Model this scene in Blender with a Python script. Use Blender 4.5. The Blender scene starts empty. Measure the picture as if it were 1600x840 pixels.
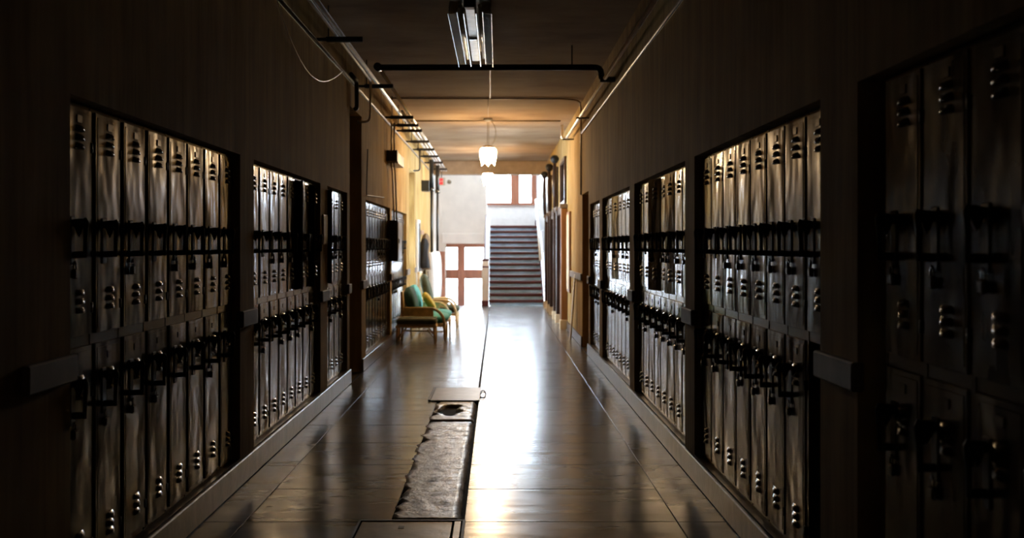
import bpy, bmesh, math, random
from mathutils import Vector, Matrix
random.seed(7)
SC = bpy.context.scene
C = bpy.context.collection
PI = math.pi
R = math.radians

# ------------------------------------------------------------------ camera
cam_d = bpy.data.cameras.new('camera')
cam_d.sensor_width = 36.0
cam_d.lens = 35.0
cam_d.shift_x = 23 / 1600
cam_d.shift_y = -35 / 1600
cam_d.clip_start = 0.05
cam_d.dof.use_dof = True
cam_d.dof.focus_distance = 6.0
cam_d.dof.aperture_fstop = 2.6
cam = bpy.data.objects.new('camera', cam_d)
cam.location = (0, 0, 1.45)
cam.rotation_euler = (R(90), 0, 0)
C.objects.link(cam)
SC.camera = cam
FPX, H = 1555.6, 1.45

# ------------------------------------------------------------------ sky and exposure
SKY = 38.0
w = bpy.data.worlds.new('sky')
SC.world = w
w.use_nodes = True
bg = w.node_tree.nodes['Background']
bg.inputs[0].default_value = (0.70, 0.85, 1.0, 1)
bg.inputs[1].default_value = SKY
PENDANT = 112.0
SC.view_settings.view_transform = 'Standard'
SC.view_settings.look = 'None'
SC.view_settings.gamma = 1
SC.view_settings.exposure = 0.3
SC.view_settings.use_curve_mapping = False
SC.cycles.max_bounces = 10
SC.cycles.diffuse_bounces = 6
SC.cycles.glossy_bounces = 5
SC.cycles.sample_clamp_indirect = 6.0
SC.cycles.blur_glossy = 0.1


def portal(name, loc, rot, sx, sy):
    l = bpy.data.lights.new(name, 'AREA')
    l.shape = 'RECTANGLE'
    l.size, l.size_y = sx, sy
    l.cycles.is_portal = True
    o = bpy.data.objects.new(name, l)
    o.location = loc
    o.rotation_euler = rot
    C.objects.link(o)


portal('window_portal', (0.45, 29.95, 3.5), (R(-90), 0, 0), 1.5, 1.6)
portal('added_skylight_portal', (0.45, 27.2, 6.45), (0, 0, 0), 1.4, 2.4)
portal('left_door_portal', (-2.3, 18.3, 1.5), (0, R(-90), 0), 2.7, 1.1)
for y_ in (18.2, 20.5, 22.8):
    portal('transom_portal', (1.5, y_, 2.05), (0, R(90), 0), 2.1, 1.25)
portal('door_portal', (-0.9, 28.35, 0.4), (R(-90), 0, 0), 1.3, 2.3)

# ------------------------------------------------------------------ materials


def lk(nt, a, b):
    nt.links.new(a, b)


def mat(name, col, rough=0.5, metal=0.0, spec=0.5):
    m = bpy.data.materials.new(name)
    m.use_nodes = True
    b = m.node_tree.nodes['Principled BSDF']
    b.inputs['Base Color'].default_value = (*col, 1)
    b.inputs['Roughness'].default_value = rough
    b.inputs['Metallic'].default_value = metal
    b.inputs['Specular IOR Level'].default_value = spec
    return m, m.node_tree, b


def noise(nt, scale, detail=4, vec=(1, 1, 1), coord='Object', rnd=False, rough=0.55):
    tc = nt.nodes.new('ShaderNodeTexCoord')
    mp = nt.nodes.new('ShaderNodeMapping')
    mp.inputs['Scale'].default_value = vec
    lk(nt, tc.outputs[coord], mp.inputs['Vector'])
    n = nt.nodes.new('ShaderNodeTexNoise')
    n.inputs['Scale'].default_value = scale
    n.inputs['Detail'].default_value = detail
    n.inputs['Roughness'].default_value = rough
    if rnd:
        oi = nt.nodes.new('ShaderNodeObjectInfo')
        mu = nt.nodes.new('ShaderNodeMath')
        mu.operation = 'MULTIPLY'
        mu.inputs[1].default_value = 57.0
        lk(nt, oi.outputs['Random'], mu.inputs[0])
        n.noise_dimensions = '4D'
        lk(nt, mu.outputs[0], n.inputs['W'])
    lk(nt, mp.outputs[0], n.inputs['Vector'])
    return n.outputs[0]


def ramp(nt, fac, stops):
    r = nt.nodes.new('ShaderNodeValToRGB')
    e = r.color_ramp.elements
    while len(e) < len(stops):
        e.new(0.5)
    for el, (p, c) in zip(e, stops):
        el.position = p
        el.color = (*c, 1) if len(c) == 3 else c
    lk(nt, fac, r.inputs[0])
    return r.outputs[0]


def mrange(nt, fac, a, b, lo=0.0, hi=1.0):
    r = nt.nodes.new('ShaderNodeMapRange')
    r.inputs[1].default_value = lo
    r.inputs[2].default_value = hi
    r.inputs[3].default_value = a
    r.inputs[4].default_value = b
    lk(nt, fac, r.inputs[0])
    return r.outputs[0]


def mix(nt, fac, a, b, mode='MIX'):
    m = nt.nodes.new('ShaderNodeMix')
    m.data_type = 'RGBA'
    m.blend_type = mode
    for s, v in ((m.inputs[0], fac), (m.inputs[6], a), (m.inputs[7], b)):
        if hasattr(v, 'is_linked') or hasattr(v, 'links'):
            lk(nt, v, s)
        elif isinstance(v, tuple):
            s.default_value = (*v, 1)
        else:
            s.default_value = v
    return m.outputs[2]


def bump(nt, b, h, strength, dist=0.02, prev=None):
    n = nt.nodes.new('ShaderNodeBump')
    n.inputs['Strength'].default_value = strength
    n.inputs['Distance'].default_value = dist
    lk(nt, h, n.inputs['Height'])
    if prev:
        lk(nt, prev, n.inputs['Normal'])
    lk(nt, n.outputs[0], b.inputs['Normal'])
    return n.outputs[0]


M = {}


def plain(key, col, rough=0.5, metal=0.0, var=0.25, scale=9.0, vec=(1, 1, 1), bs=0.0, spec=0.5):
    m, nt, b = mat(key, col, rough, metal, spec)
    n = noise(nt, scale, 5, vec)
    d = tuple(c * (1 - var) for c in col)
    l = tuple(min(1, c * (1 + var)) for c in col)
    lk(nt, ramp(nt, n, [(0.3, d), (0.7, l)]), b.inputs['Base Color'])
    if bs:
        bump(nt, b, n, bs, 0.01)
    M[key] = m
    return m


# old ochre plaster: streaked and grimy, one paint on both corridor walls
m, nt, b = mat('ochre_plaster', (0.5, 0.33, 0.13), 0.85, 0, 0.1)
n1 = noise(nt, 5.0, 6, (1, 1.2, 0.16))
n2 = noise(nt, 14.0, 5, (1, 1.6, 0.10))
n3 = noise(nt, 1.1, 4)
c = ramp(nt, n1, [(0.30, (0.20, 0.115, 0.036)), (0.55, (0.38, 0.25, 0.085)), (0.75, (0.48, 0.33, 0.13))])
c = mix(nt, mrange(nt, n2, 0.0, 0.65, 0.45, 0.75), c, (0.13, 0.075, 0.036), 'MIX')
c = mix(nt, mrange(nt, n3, 0.0, 0.5, 0.45, 0.7), c, (0.50, 0.36, 0.18))
lk(nt, c, b.inputs['Base Color'])
bump(nt, b, n1, 0.25, 0.01)
M['ochre'] = m
# ceiling plaster
m, nt, b = mat('ceiling_plaster', (0.5, 0.36, 0.22), 0.9, 0, 0.08)
n1 = noise(nt, 1.3, 7, (0.6, 1, 1), rough=0.6)
n2 = noise(nt, 26.0, 5)
c = ramp(nt, n1, [(0.3, (0.20, 0.13, 0.085)), (0.5, (0.30, 0.215, 0.14)), (0.7, (0.38, 0.29, 0.20))])
lk(nt, c, b.inputs['Base Color'])
bump(nt, b, n2, 0.2, 0.006)
M['ceiling'] = m
# floor slabs: polished brown grey concrete, wavy from wear
m, nt, b = mat('polished_concrete', (0.2, 0.16, 0.13), 0.2)
n1 = noise(nt, 3.0, 6, (0.6, 1.3, 1), rnd=True)
n2 = noise(nt, 30.0, 5, (0.5, 1.5, 1))
n3 = noise(nt, 1.6, 2, (0.3, 2.6, 1), rnd=True)
n4 = noise(nt, 7.0, 5, (0.7, 1.2, 1), rnd=True)
c = ramp(nt, n1, [(0.3, (0.10, 0.084, 0.072)), (0.6, (0.155, 0.134, 0.118)), (0.8, (0.19, 0.168, 0.15))])
lk(nt, c, b.inputs['Base Color'])
lk(nt, mrange(nt, n4, 0.17, 0.27, 0.3, 0.7), b.inputs['Roughness'])
p = bump(nt, b, n3, 0.22, 0.02)
bump(nt, b, n2, 0.05, 0.004, p)
M['slab'] = m
# rough trench patch
m, nt, b = mat('rough_concrete', (0.2, 0.16, 0.13), 0.75)
n1 = noise(nt, 9.0, 8, rough=0.7)
n2 = noise(nt, 55.0, 5)
c = ramp(nt, n1, [(0.30, (0.07, 0.055, 0.042)), (0.37, (0.36, 0.29, 0.235)), (0.7, (0.48, 0.40, 0.33))])
lk(nt, c, b.inputs['Base Color'])
lk(nt, mrange(nt, n1, 0.6, 0.33, 0.33, 0.5), b.inputs['Roughness'])
p = bump(nt, b, n1, 0.28, 0.012)
bump(nt, b, n2, 0.35, 0.006, p)
M['patch'] = m
plain('grout', (0.02, 0.016, 0.013), 0.9)
plain('pit', (0.012, 0.010, 0.009), 0.95, bs=0.6, scale=30)
# curb / baseboard
m, nt, b = mat('terrazzo_curb', (0.2, 0.13, 0.1), 0.3, 0, 0.2)
n1 = noise(nt, 7.0, 6, (1, 1.5, 0.3))
c = ramp(nt, n1, [(0.3, (0.035, 0.024, 0.018)), (0.7, (0.10, 0.07, 0.053))])
lk(nt, c, b.inputs['Base Color'])
bump(nt, b, noise(nt, 12.0, 5), 0.25, 0.01)
M['curb'] = m
# painted steel of the lockers, dented
m, nt, b = mat('locker_enamel', (0.2, 0.16, 0.12), 0.3, 0.0, 0.7)
n1 = noise(nt, 6.0, 6, (1, 1, 0.5), rnd=True)
n2 = noise(nt, 2.6, 2, (1.6, 1, 0.8), rnd=True)
n3 = noise(nt, 8.0, 3, (1, 1, 0.25), rnd=True)
c = ramp(nt, n1, [(0.28, (0.028, 0.022, 0.017)), (0.55, (0.058, 0.046, 0.035)), (0.8, (0.08, 0.063, 0.047))])
lk(nt, c, b.inputs['Base Color'])
lk(nt, mrange(nt, n1, 0.13, 0.26, 0.3, 0.75), b.inputs['Roughness'])
p = bump(nt, b, n2, 0.6, 0.03)
bump(nt, b, n3, 0.04, 0.010, p)
M['locker'] = m
plain('locker_frame', (0.05, 0.038, 0.027), 0.2, 0.0, 0.3, 6, spec=0.7)
plain('black_iron', (0.010, 0.009, 0.009), 0.55, 0.2, 0.3, 30)
plain('lock_steel', (0.10, 0.09, 0.08), 0.25, 0.9)
plain('steel_pipe', (0.90, 0.88, 0.86), 0.32, 1.0, 0.12, 12)
plain('black_pipe', (0.012, 0.011, 0.011), 0.3, 0.0, 0.3, 14)
plain('conduit', (0.22, 0.16, 0.10), 0.4, 0.3, 0.2)
plain('dark_wood', (0.032, 0.015, 0.010), 0.3, 0, 0.35, 5, (3, 3, 0.3))
plain('brown_wood', (0.26, 0.12, 0.045), 0.35, 0, 0.3, 5, (3, 3, 0.3))
plain('red_wood', (0.30, 0.115, 0.065), 0.4, 0, 0.25, 5, (3, 3, 0.4))
plain('stair_red', (0.07, 0.010, 0.013), 0.4, 0, 0.25, 8)
plain('stair_blue_skylit', (0.32, 0.54, 0.78), 0.35, 0, 0.3, 6, (0.6, 1, 1))  # pale blue paint, pushed bluer to stand in for sky light
plain('cream', (0.74, 0.67, 0.60), 0.6, 0, 0.06, 3)
plain('white_paint', (0.8, 0.8, 0.79), 0.35, 0, 0.04)
plain('rail_stone', (0.17, 0.135, 0.115), 0.65, 0, 0.25, 6)
plain('beam_brown', (0.42, 0.30, 0.20), 0.6, 0, 0.1)
plain('honey_wood', (0.72, 0.52, 0.25), 0.35, 0, 0.2, 5, (3, 0.5, 3))
plain('teal', (0.10, 0.50, 0.55), 0.75, 0, 0.2, 25, bs=0.2)
plain('deep_green', (0.012, 0.075, 0.075), 0.8, 0, 0.3, 25, bs=0.2)
plain('olive', (0.045, 0.055, 0.022), 0.8, 0, 0.35, 14, bs=0.2)
plain('piping', (0.45, 0.40, 0.28), 0.8, 0, 0.2)
plain('yellow', (0.62, 0.47, 0.06), 0.75, 0, 0.2, 20, bs=0.2)
plain('grey_box', (0.35, 0.34, 0.32), 0.4, 0.2, 0.1)
plain('dark_box', (0.030, 0.027, 0.022), 0.4, 0.2, 0.2)
plain('notice', (0.48, 0.43, 0.36), 0.6, 0, 0.15)
plain('mirror_alu', (0.82, 0.86, 0.90), 0.22, 1.0, 0.06)
plain('tube_white', (0.85, 0.85, 0.84), 0.25)
plain('plate_steel', (0.42, 0.40, 0.39), 0.42, 0.0, 0.12, 8)
plain('hatch_steel', (0.10, 0.082, 0.068), 0.32, 0.5, 0.25, 10, bs=0.2)
plain('brass', (0.30, 0.20, 0.08), 0.35, 0.9)
plain('outside_paving', (0.5, 0.5, 0.48), 0.8)
plain('coat_brown', (0.22, 0.14, 0.08), 0.9)
plain('coat_dark', (0.02, 0.018, 0.018), 0.9)
plain('plank_pale', (0.66, 0.54, 0.36), 0.5, 0, 0.1, 5, (3, 3, 0.3))

m, nt, b = mat('shade_glass', (0.95, 0.9, 0.8), 0.3)
b.inputs['Emission Color'].default_value = (1.0, 0.68, 0.36, 1)
b.inputs['Emission Strength'].default_value = PENDANT
M['shade'] = m
m, nt, b = mat('exit_red', (0.5, 0.02, 0.03), 0.4)
b.inputs['Emission Color'].default_value = (1.0, 0.06, 0.07, 1)
b.inputs['Emission Strength'].default_value = 0.55
M['exit_red'] = m
# window glass
m = bpy.data.materials.new('window_glass')
m.use_nodes = True
nt = m.node_tree
nt.nodes.clear()
out = nt.nodes.new('ShaderNodeOutputMaterial')
tr = nt.nodes.new('ShaderNodeBsdfTransparent')
gl = nt.nodes.new('ShaderNodeBsdfGlossy')
gl.inputs['Roughness'].default_value = 0.03
fr = nt.nodes.new('ShaderNodeFresnel')
fr.inputs[0].default_value = 1.45
ms = nt.nodes.new('ShaderNodeMixShader')
lk(nt, fr.outputs[0], ms.inputs[0])
lk(nt, tr.outputs[0], ms.inputs[1])
lk(nt, gl.outputs[0], ms.inputs[2])
lk(nt, ms.outputs[0], out.inputs[0])
M['glass'] = m

# ------------------------------------------------------------------ mesh helpers


class MB:
    """Collects shapes in one bmesh; build() links them as one mesh object."""

    def __init__(s):
        s.bm = bmesh.new()

    def box(s, x0, x1, y0, y1, z0, z1, bev=0.0):
        x0, x1 = min(x0, x1), max(x0, x1)
        y0, y1 = min(y0, y1), max(y0, y1)
        z0, z1 = min(z0, z1), max(z0, z1)
        v = [s.bm.verts.new((x, y, z)) for x in (x0, x1) for y in (y0, y1) for z in (z0, z1)]
        f = []
        for q in ((0, 1, 3, 2), (4, 6, 7, 5), (0, 4, 5, 1), (2, 3, 7, 6), (0, 2, 6, 4), (1, 5, 7, 3)):
            f.append(s.bm.faces.new([v[i] for i in q]))
        if bev:
            ed = list({e for fa in f for e in fa.edges})
            bmesh.ops.bevel(s.bm, geom=ed, offset=bev, segments=1, affect='EDGES', profile=0.5)
        return s

    def prism(s, pts, axis, a, b):
        """closed outline pts (2D) extruded from a to b along axis ('x','y','z')"""
        def P(p, t):
            return {'x': (t, p[0], p[1]), 'y': (p[0], t, p[1]), 'z': (p[0], p[1], t)}[axis]
        A = [s.bm.verts.new(P(p, a)) for p in pts]
        B = [s.bm.verts.new(P(p, b)) for p in pts]
        n = len(pts)
        s.bm.faces.new(A)
        s.bm.faces.new(B[::-1])
        for i in range(n):
            s.bm.faces.new((A[i], B[i], B[(i + 1) % n], A[(i + 1) % n]))
        return s

    def tube(s, pts, r, n=8, cap=True):
        pts = [Vector(p) for p in pts]
        rr = r if isinstance(r, (list, tuple)) else [r] * len(pts)
        rings = []
        up = None
        for i, p in enumerate(pts):
            a = pts[max(0, i - 1)]
            bq = pts[min(len(pts) - 1, i + 1)]
            t = (bq - a).normalized()
            if up is None:
                up = Vector((0, 0, 1)) if abs(t.z) < 0.9 else Vector((1, 0, 0))
            u = (up - t * up.dot(t))
            if u.length < 1e-5:
                u = t.orthogonal()
            u.normalize()
            up = u
            vv = t.cross(u)
            k = 1.0
            if 0 < i < len(pts) - 1:
                c = max(-1, min(1, (p - a).normalized().dot((bq - p).normalized())))
                k = 1 / max(0.5, math.cos(math.acos(c) / 2))
            rings.append([s.bm.verts.new(p + (u * math.cos(2 * PI * j / n) + vv * math.sin(2 * PI * j / n)) * rr[i] * k) for j in range(n)])
        for q in range(len(rings) - 1):
            for j in range(n):
                f = s.bm.faces.new((rings[q][j], rings[q][(j + 1) % n], rings[q + 1][(j + 1) % n], rings[q + 1][j]))
                f.smooth = True
        if cap:
            s.bm.faces.new(rings[0][::-1])
            s.bm.faces.new(rings[-1])
        return s

    def lathe(s, prof, c=(0, 0, 0), n=20, wob=None):
        rings = []
        for k, (r, z) in enumerate(prof):
            ring = []
            for j in range(n):
                a = 2 * PI * j / n
                rad, dz = (r, 0) if wob is None else wob(r, z, a, k)
                ring.append(s.bm.verts.new((c[0] + rad * math.cos(a), c[1] + rad * math.sin(a), c[2] + z + dz)))
            rings.append(ring)
        for q in range(len(rings) - 1):
            for j in range(n):
                f = s.bm.faces.new((rings[q][j], rings[q][(j + 1) % n], rings[q + 1][(j + 1) % n], rings[q + 1][j]))
                f.smooth = True
        return s

    def pillow(s, c, size, e=0.45, rot=None, n=20, mseg=12):
        """superellipsoid cushion"""
        def sg(v, p):
            return math.copysign(abs(v) ** p, v)
        rows = []
        for i in range(mseg + 1):
            ph = -PI / 2 + PI * i / mseg
            row = []
            for j in range(n):
                th = 2 * PI * j / n
                v = Vector((sg(math.cos(ph), 0.7) * sg(math.cos(th), e) * size[0] / 2,
                            sg(math.cos(ph), 0.7) * sg(math.sin(th), e) * size[1] / 2,
                            sg(math.sin(ph), 0.8) * size[2] / 2))
                if rot is not None:
                    v = rot @ v
                row.append(s.bm.verts.new(v + Vector(c)))
            rows.append(row)
        for i in range(mseg):
            for j in range(n):
                f = s.bm.faces.new((rows[i][j], rows[i][(j + 1) % n], rows[i + 1][(j + 1) % n], rows[i + 1][j]))
                f.smooth = True
        bmesh.ops.remove_doubles(s.bm, verts=s.bm.verts, dist=1e-5)
        return s

    def mesh(s, name, m):
        bmesh.ops.recalc_face_normals(s.bm, faces=s.bm.faces)
        me = bpy.data.meshes.new(name)
        s.bm.to_mesh(me)
        s.bm.free()
        me.materials.append(M[m])
        return me

    def build(s, name, m, parent=None, loc=(0, 0, 0)):
        return inst(name, s.mesh(name, m), parent, loc)


def inst(name, me, parent=None, loc=(0, 0, 0), rz=0.0):
    o = bpy.data.objects.new(name, me)
    o.location = loc
    o.rotation_euler = (0, 0, rz)
    if parent is not None:
        o.parent = parent
    C.objects.link(o)
    return o


def tag(o, label=None, cat=None, group=None, kind=None):
    for k, v in (('label', label), ('category', cat), ('group', group), ('kind', kind)):
        if v:
            o[k] = v
    return o


def thing(name, label, cat, loc=(0, 0, 0), rz=0.0, group=None):
    o = inst(name, None, None, loc, rz)
    return tag(o, label, cat, group)


def struct(o):
    o['kind'] = 'structure'
    return o


def ease(pts, r=0.05, k=4):
    """round the corners of a polyline"""
    pts = [Vector(p) for p in pts]
    res = [pts[0]]
    for a, p, b2 in zip(pts, pts[1:], pts[2:]):
        u = (a - p)
        v = (b2 - p)
        d = min(r, u.length / 2, v.length / 2)
        u = p + u.normalized() * d
        v = p + v.normalized() * d
        for i in range(k + 1):
            t = i / k
            res.append(u * (1 - t) ** 2 + p * 2 * t * (1 - t) + v * t * t)
    res.append(pts[-1])
    return res


# ------------------------------------------------------------------ layout of the corridor
XL, XR = -1.57, 1.23            # wall faces
LL, LR = -1.62, 1.28            # locker faces
CEIL = 3.55
YEND = 24.5
LTOP = 2.0
# (kind, y0, y1) along each wall
LEFT = [('wall', -2.0, 3.30), ('pilaster', 3.30, 3.66), ('bay', 3.66, 6.08), ('pilaster', 6.08, 6.42), ('bay', 6.42, 8.84),
        ('pilaster', 8.84, 9.20), ('bay', 9.20, 10.42), ('pilaster', 10.42, 10.58), ('doorway', 10.58, 11.52),
        ('pilaster', 11.52, 11.88), ('bay', 11.88, 14.60), ('pilaster', 14.60, 14.80), ('bay', 14.80, 17.22),
        ('pilaster', 17.22, 17.70), ('opening', 17.70, 18.90), ('wall', 18.90, 24.5)]
RIGHT = [('wall', -2.0, 1.35), ('bay', 1.35, 3.40), ('pilaster', 3.40, 3.79), ('bay', 3.79, 6.21), ('pilaster', 6.21, 6.52),
         ('bay', 6.52, 8.94), ('pilaster', 8.94, 9.24), ('bay', 9.24, 11.66), ('pilaster', 11.66, 11.98),
         ('bay', 11.98, 13.20), ('pilaster', 13.20, 13.40), ('doorway', 13.40, 14.40), ('wall', 14.40, 17.55), ('transom', 17.55, 18.85),
         ('wall', 18.85, 19.88), ('transom', 19.88, 21.15), ('wall', 21.15, 22.18), ('transom', 22.18, 23.40), ('wall', 23.40, 24.5)]


def build_wall(name, seg, xf, xl, sgn, heads, back):
    """sgn: direction from the corridor into the wall"""
    g = MB()
    pil = []
    # upper wall over the openings, one run between doorways
    for kind, y0, y1 in seg:
        if kind == 'bay':
            g.box(xf, back, y0, y1, LTOP + 0.012, CEIL)
            g.box(xl + sgn * 0.42, back, y0, y1, 0, LTOP + 0.012)
        elif kind == 'wall':
            g.box(xf, back, y0, y1, 0, CEIL)
        elif kind == 'transom':
            g.box(xf, back, y0, y1, 3.05, CEIL)
        elif kind == 'opening':
            g.box(xf, back, y0, y1, heads[round(y0, 2)], CEIL)
        elif kind == 'pilaster':
            g.box(xf, back, y0, y1, LTOP + 0.012, CEIL)
            pil.append((y0, y1))
        else:
            hz = heads[round(y0, 2)]
            g.box(xf, back, y0, y1, hz, CEIL)
            g.box(back - sgn * 0.10, back, y0, y1, 0, hz)
    wl = struct(g.build(name, 'ochre'))
    for y0, y1 in pil:
        p = MB().box(xf, back, y0, y1, 0, LTOP + 0.012).build('pilaster', 'ochre', wl)
        MB().box(xf - sgn * 0.025, xf + sgn * 0.02, y0 - 0.012, y1 + 0.012, 0.955, 1.055, 0.006).build('rail_block', 'rail_stone', p)
    return wl


HEAD_L = {10.58: 2.95, 17.70: 2.85}
HEAD_R = {13.40: 2.20}
wall_left = build_wall('wall_left', LEFT, XL, LL, -1, HEAD_L, -2.15)
wall_right = build_wall('wall_right', RIGHT, XR, LR, 1, HEAD_R, 1.85)
# chair rail on the plain stretches of wall
struct(MB().box(XL, XL + 0.03, 18.9, 24.4, 0.955, 1.055, 0.006).build('trim_1', 'rail_stone'))
struct(MB().box(XR - 0.03, XR, 14.4, 17.3, 0.955, 1.055, 0.006).build('trim_2', 'rail_stone'))


def curb(name, seg, xf, xl, sgn, mtl):
    g = MB()
    run = []
    for kind, y0, y1 in seg:
        if kind in ('doorway', 'transom', 'opening'):
            run.append(None)
        else:
            if run and run[-1] is not None and kind != 'wall' and run[-1][2] != 'wall':
                run[-1][1] = y1
            else:
                run.append([y0, y1, kind])
    for r_ in run:
        if r_ is None:
            continue
        deep = xl + sgn * 0.41 if r_[2] != 'wall' else xf + sgn * 0.001
        g.box(xf - sgn * 0.022, xf, r_[0], r_[1], 0, 0.15, 0.006)
    for kind, y0, y1 in seg:
        if kind == 'bay':
            g.box(xf, xl + sgn * 0.41, y0 + 0.001, y1 - 0.001, 0, 0.155)
    return struct(g.build(name, mtl))


curb('baseboard_left', LEFT, XL, LL, -1, 'curb')
curb('baseboard_right', RIGHT, XR, LR, 1, 'curb')
struct(MB().box(-2.2, 1.9, -2.15, -2.0, 0, CEIL).build('wall_back', 'ochre'))
struct(MB().box(-2.2, 1.9, -2.15, YEND + 0.25, CEIL, CEIL + 0.2).build('ceiling', 'ceiling'))

# ------------------------------------------------------------------ floor: slabs on a dark bed
fl = MB()
fl.box(-2.2, 1.9, -2.1, YEND, -0.25, -0.025)
floor = struct(fl.build('floor', 'grout'))
g = MB()
for x0, x1, a, b_ in ((-2.15, XL, 10.58, 11.52), (-2.15, XL, 17.70, 18.90), (XR, 1.85, 13.40, 14.40)):
    g.box(x0, x1, a, b_, -0.03, -0.001)
g.build('threshold', 'slab', floor)
SEAM = -0.185


def slab(x0, x1, y0, y1, name='slab', mt='slab', gap=0.0032, top=0.0, bev=0.002):
    cx, cy = (x0 + x1) / 2, (y0 + y1) / 2
    o = MB().box(x0 - cx + gap, x1 - cx - gap, y0 - cy + gap, y1 - cy - gap, -0.03, 0, bev).build(name, mt, floor, (cx, cy, top))
    o.rotation_euler = (R(random.uniform(-.06, .06)), R(random.uniform(-.05, .05)), 0)
    return o


joints = [-2.0, -0.9, 0.2, 1.1, 2.1, 3.1, 3.85, 4.55, 5.25, 5.96, 6.62, 7.36, 8.10, 8.82, 9.54, 10.26, 11.0, 11.74, 12.46, 13.2, 13.95,
          14.7, 15.45, 16.2, 17.0, 17.8, 18.6, 19.4, 20.3, 21.2, 22.3, 23.4, YEND]
for y0, y1 in zip(joints, joints[1:]):
    if y1 <= 3.2:
        slab(-1.33, -0.19, y0, y1)
    elif 4.5 < y0 < 5.2:
        slab(-1.33, -0.725, y0, y1)
    elif y0 < 4.5:
        slab(-1.33, -0.725, y0, y1)
    elif y0 < 10.2:
        slab(-1.33, -0.56, y0, y1)
    else:
        slab(-1.33, SEAM - 0.008, y0, y1)
    slab(SEAM + 0.008, 0.95, y0, y1)
bl = joints[::2] if joints[::2][-1] == YEND else joints[::2] + [YEND]
for y0, y1 in zip(bl, bl[1:]):
    slab(XL + 0.02, -1.33, y0, y1, top=-0.001)
    slab(0.95, XR - 0.02, y0, y1, top=-0.001)


def rough_patch(x0, x1, y0, y1, pit=None, jag=0.055, step=0.024):
    """broken concrete fill: ragged left edge, pitted surface"""
    nx = max(3, int((x1 - x0) / step))
    ny = max(3, int((y1 - y0) / step))
    rd = random.Random(int(y0 * 100))
    from mathutils import noise as mn
    bm = bmesh.new()
    vs = []
    for j in range(ny + 1):
        y = y0 + (y1 - y0) * j / ny
        xl_ = x0 + jag * (mn.noise(Vector((y * 5, 3.3, 0))) + 0.6 * mn.noise(Vector((y * 16, 1.3, 0))))
        xr_ = x1 + 0.008 * mn.noise(Vector((y * 11, 7.1, 0)))
        row = []
        for i in range(nx + 1):
            x = xl_ + (xr_ - xl_) * i / nx
            z = 0.0012 * mn.noise(Vector((x * 9, y * 9, 1))) + 0.003 * mn.noise(Vector((x * 30, y * 30, 5)))
            if j in (0, ny):
                z -= 0.012
            if i in (0, nx):
                z -= 0.018 + 0.012 * rd.random()
            if pit:
                px, py, rx, ry = pit
                d = math.hypot((x - px) / rx, (y - py) / ry) + 0.55 * mn.noise(Vector((x * 9, y * 6, 9)))
                if d < 1:
                    z -= 0.075 * min(1, (1 - d) * 3)
            row.append(bm.verts.new((x, y, z + 0.001)))
        vs.append(row)
    for j in range(ny):
        for i in range(nx):
            f = bm.faces.new((vs[j][i], vs[j][i + 1], vs[j + 1][i + 1], vs[j + 1][i]))
            f.smooth = True
    s_ = MB()
    s_.bm.free()
    s_.bm = bm
    return s_.build('concrete_patch', 'patch', floor)


rough_patch(-0.575, SEAM - 0.012, 5.29, 8.26)
rough_patch(-0.575, SEAM - 0.012, 8.33, 9.33, pit=(-0.43, 8.86, 0.10, 0.28))
rough_patch(-0.575, SEAM - 0.012, 10.17, 10.26, jag=0.0)
pl = thing('cover_plate', 'pale steel cover plate lying across the floor trench beyond the broken hole', 'floor plate', (-0.39, 9.74, 0.001))
MB().box(-0.235, 0.225, -0.42, 0.42, 0, 0.012, 0.003).build('plate', 'plate_steel', pl)
MB().box(-0.26, -0.235, -0.42, 0.42, 0, 0.016).build('edge_bar', 'black_iron', pl)
MB().tube([(0.25 + 0.028 * math.cos(a), 0.25 * math.sin(a), 0.008) for a in [2 * PI * k / 18 for k in range(19)]], 0.006, 5).build('pull_ring', 'black_iron', pl)
hatch = thing('floor_hatch', 'dark steel floor hatch in a raised frame at the near end of the trench', 'hatch', (-0.45, 4.42, 0))
MB().box(-0.262, 0.215, -0.82, 0.82, -0.02, 0.004, 0.003).build('lid', 'hatch_steel', hatch)
g = MB()
g.box(-0.28, -0.268, -0.84, 0.84, -0.02, 0.008)
g.box(0.268, 0.282, -0.84, 0.84, -0.02, 0.010)
g.box(-0.28, 0.282, 0.826, 0.842, -0.02, 0.008)
g.build('frame', 'black_iron', hatch)
MB().box(0.224, 0.262, -0.82, 0.82, -0.02, 0.006, 0.003).build('hinge_strip', 'hatch_steel', hatch)
MB().box(-0.06, -0.03, 0.69, 0.73, 0.002, 0.006).build('finger_slot', 'black_iron', hatch)

# ------------------------------------------------------------------ lockers
LW = 0.3
DZ = {'lower': (0.172, 1.062), 'upper': (1.104, 1.986)}


def locker_body_mesh():
    g = MB()
    hw = LW / 2 - 0.0008
    t = 0.004
    d = 0.40
    g.box(-hw, -hw + t, 0.012, d, 0.157, LTOP)
    g.box(hw - t, hw, 0.012, d, 0.157, LTOP)
    g.box(-hw, hw, d - t, d, 0.157, LTOP)
    for z in (0.157, 1.08, LTOP - t):
        g.box(-hw + t, hw - t, 0.012, d - t, z, z + t)
    # face frame
    g.box(-hw, -hw + 0.016, -0.003, 0.012, 0.157, LTOP)
    g.box(hw - 0.016, hw, -0.003, 0.012, 0.157, LTOP)
    for z0, z1 in ((0.157, 0.171), (1.063, 1.103), (1.987, LTOP)):
        g.box(-hw + 0.016, hw - 0.016, -0.001, 0.012, z0, z1)
    return g.mesh('locker_body', 'locker_frame')


def door_mesh(h):
    """origin on the hinge edge; the door runs towards -x, front towards -y"""
    w_ = LW - 0.036
    g = MB()
    g.box(-w_, 0, -0.0075, 0.002, 0, h, 0.002)
    # slightly raised panel inside a folded edge
    g.box(-w_ + 0.018, -0.018, -0.009, -0.007, 0.018, h - 0.018, 0.001)
    return g.mesh('locker_door', 'locker')


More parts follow.
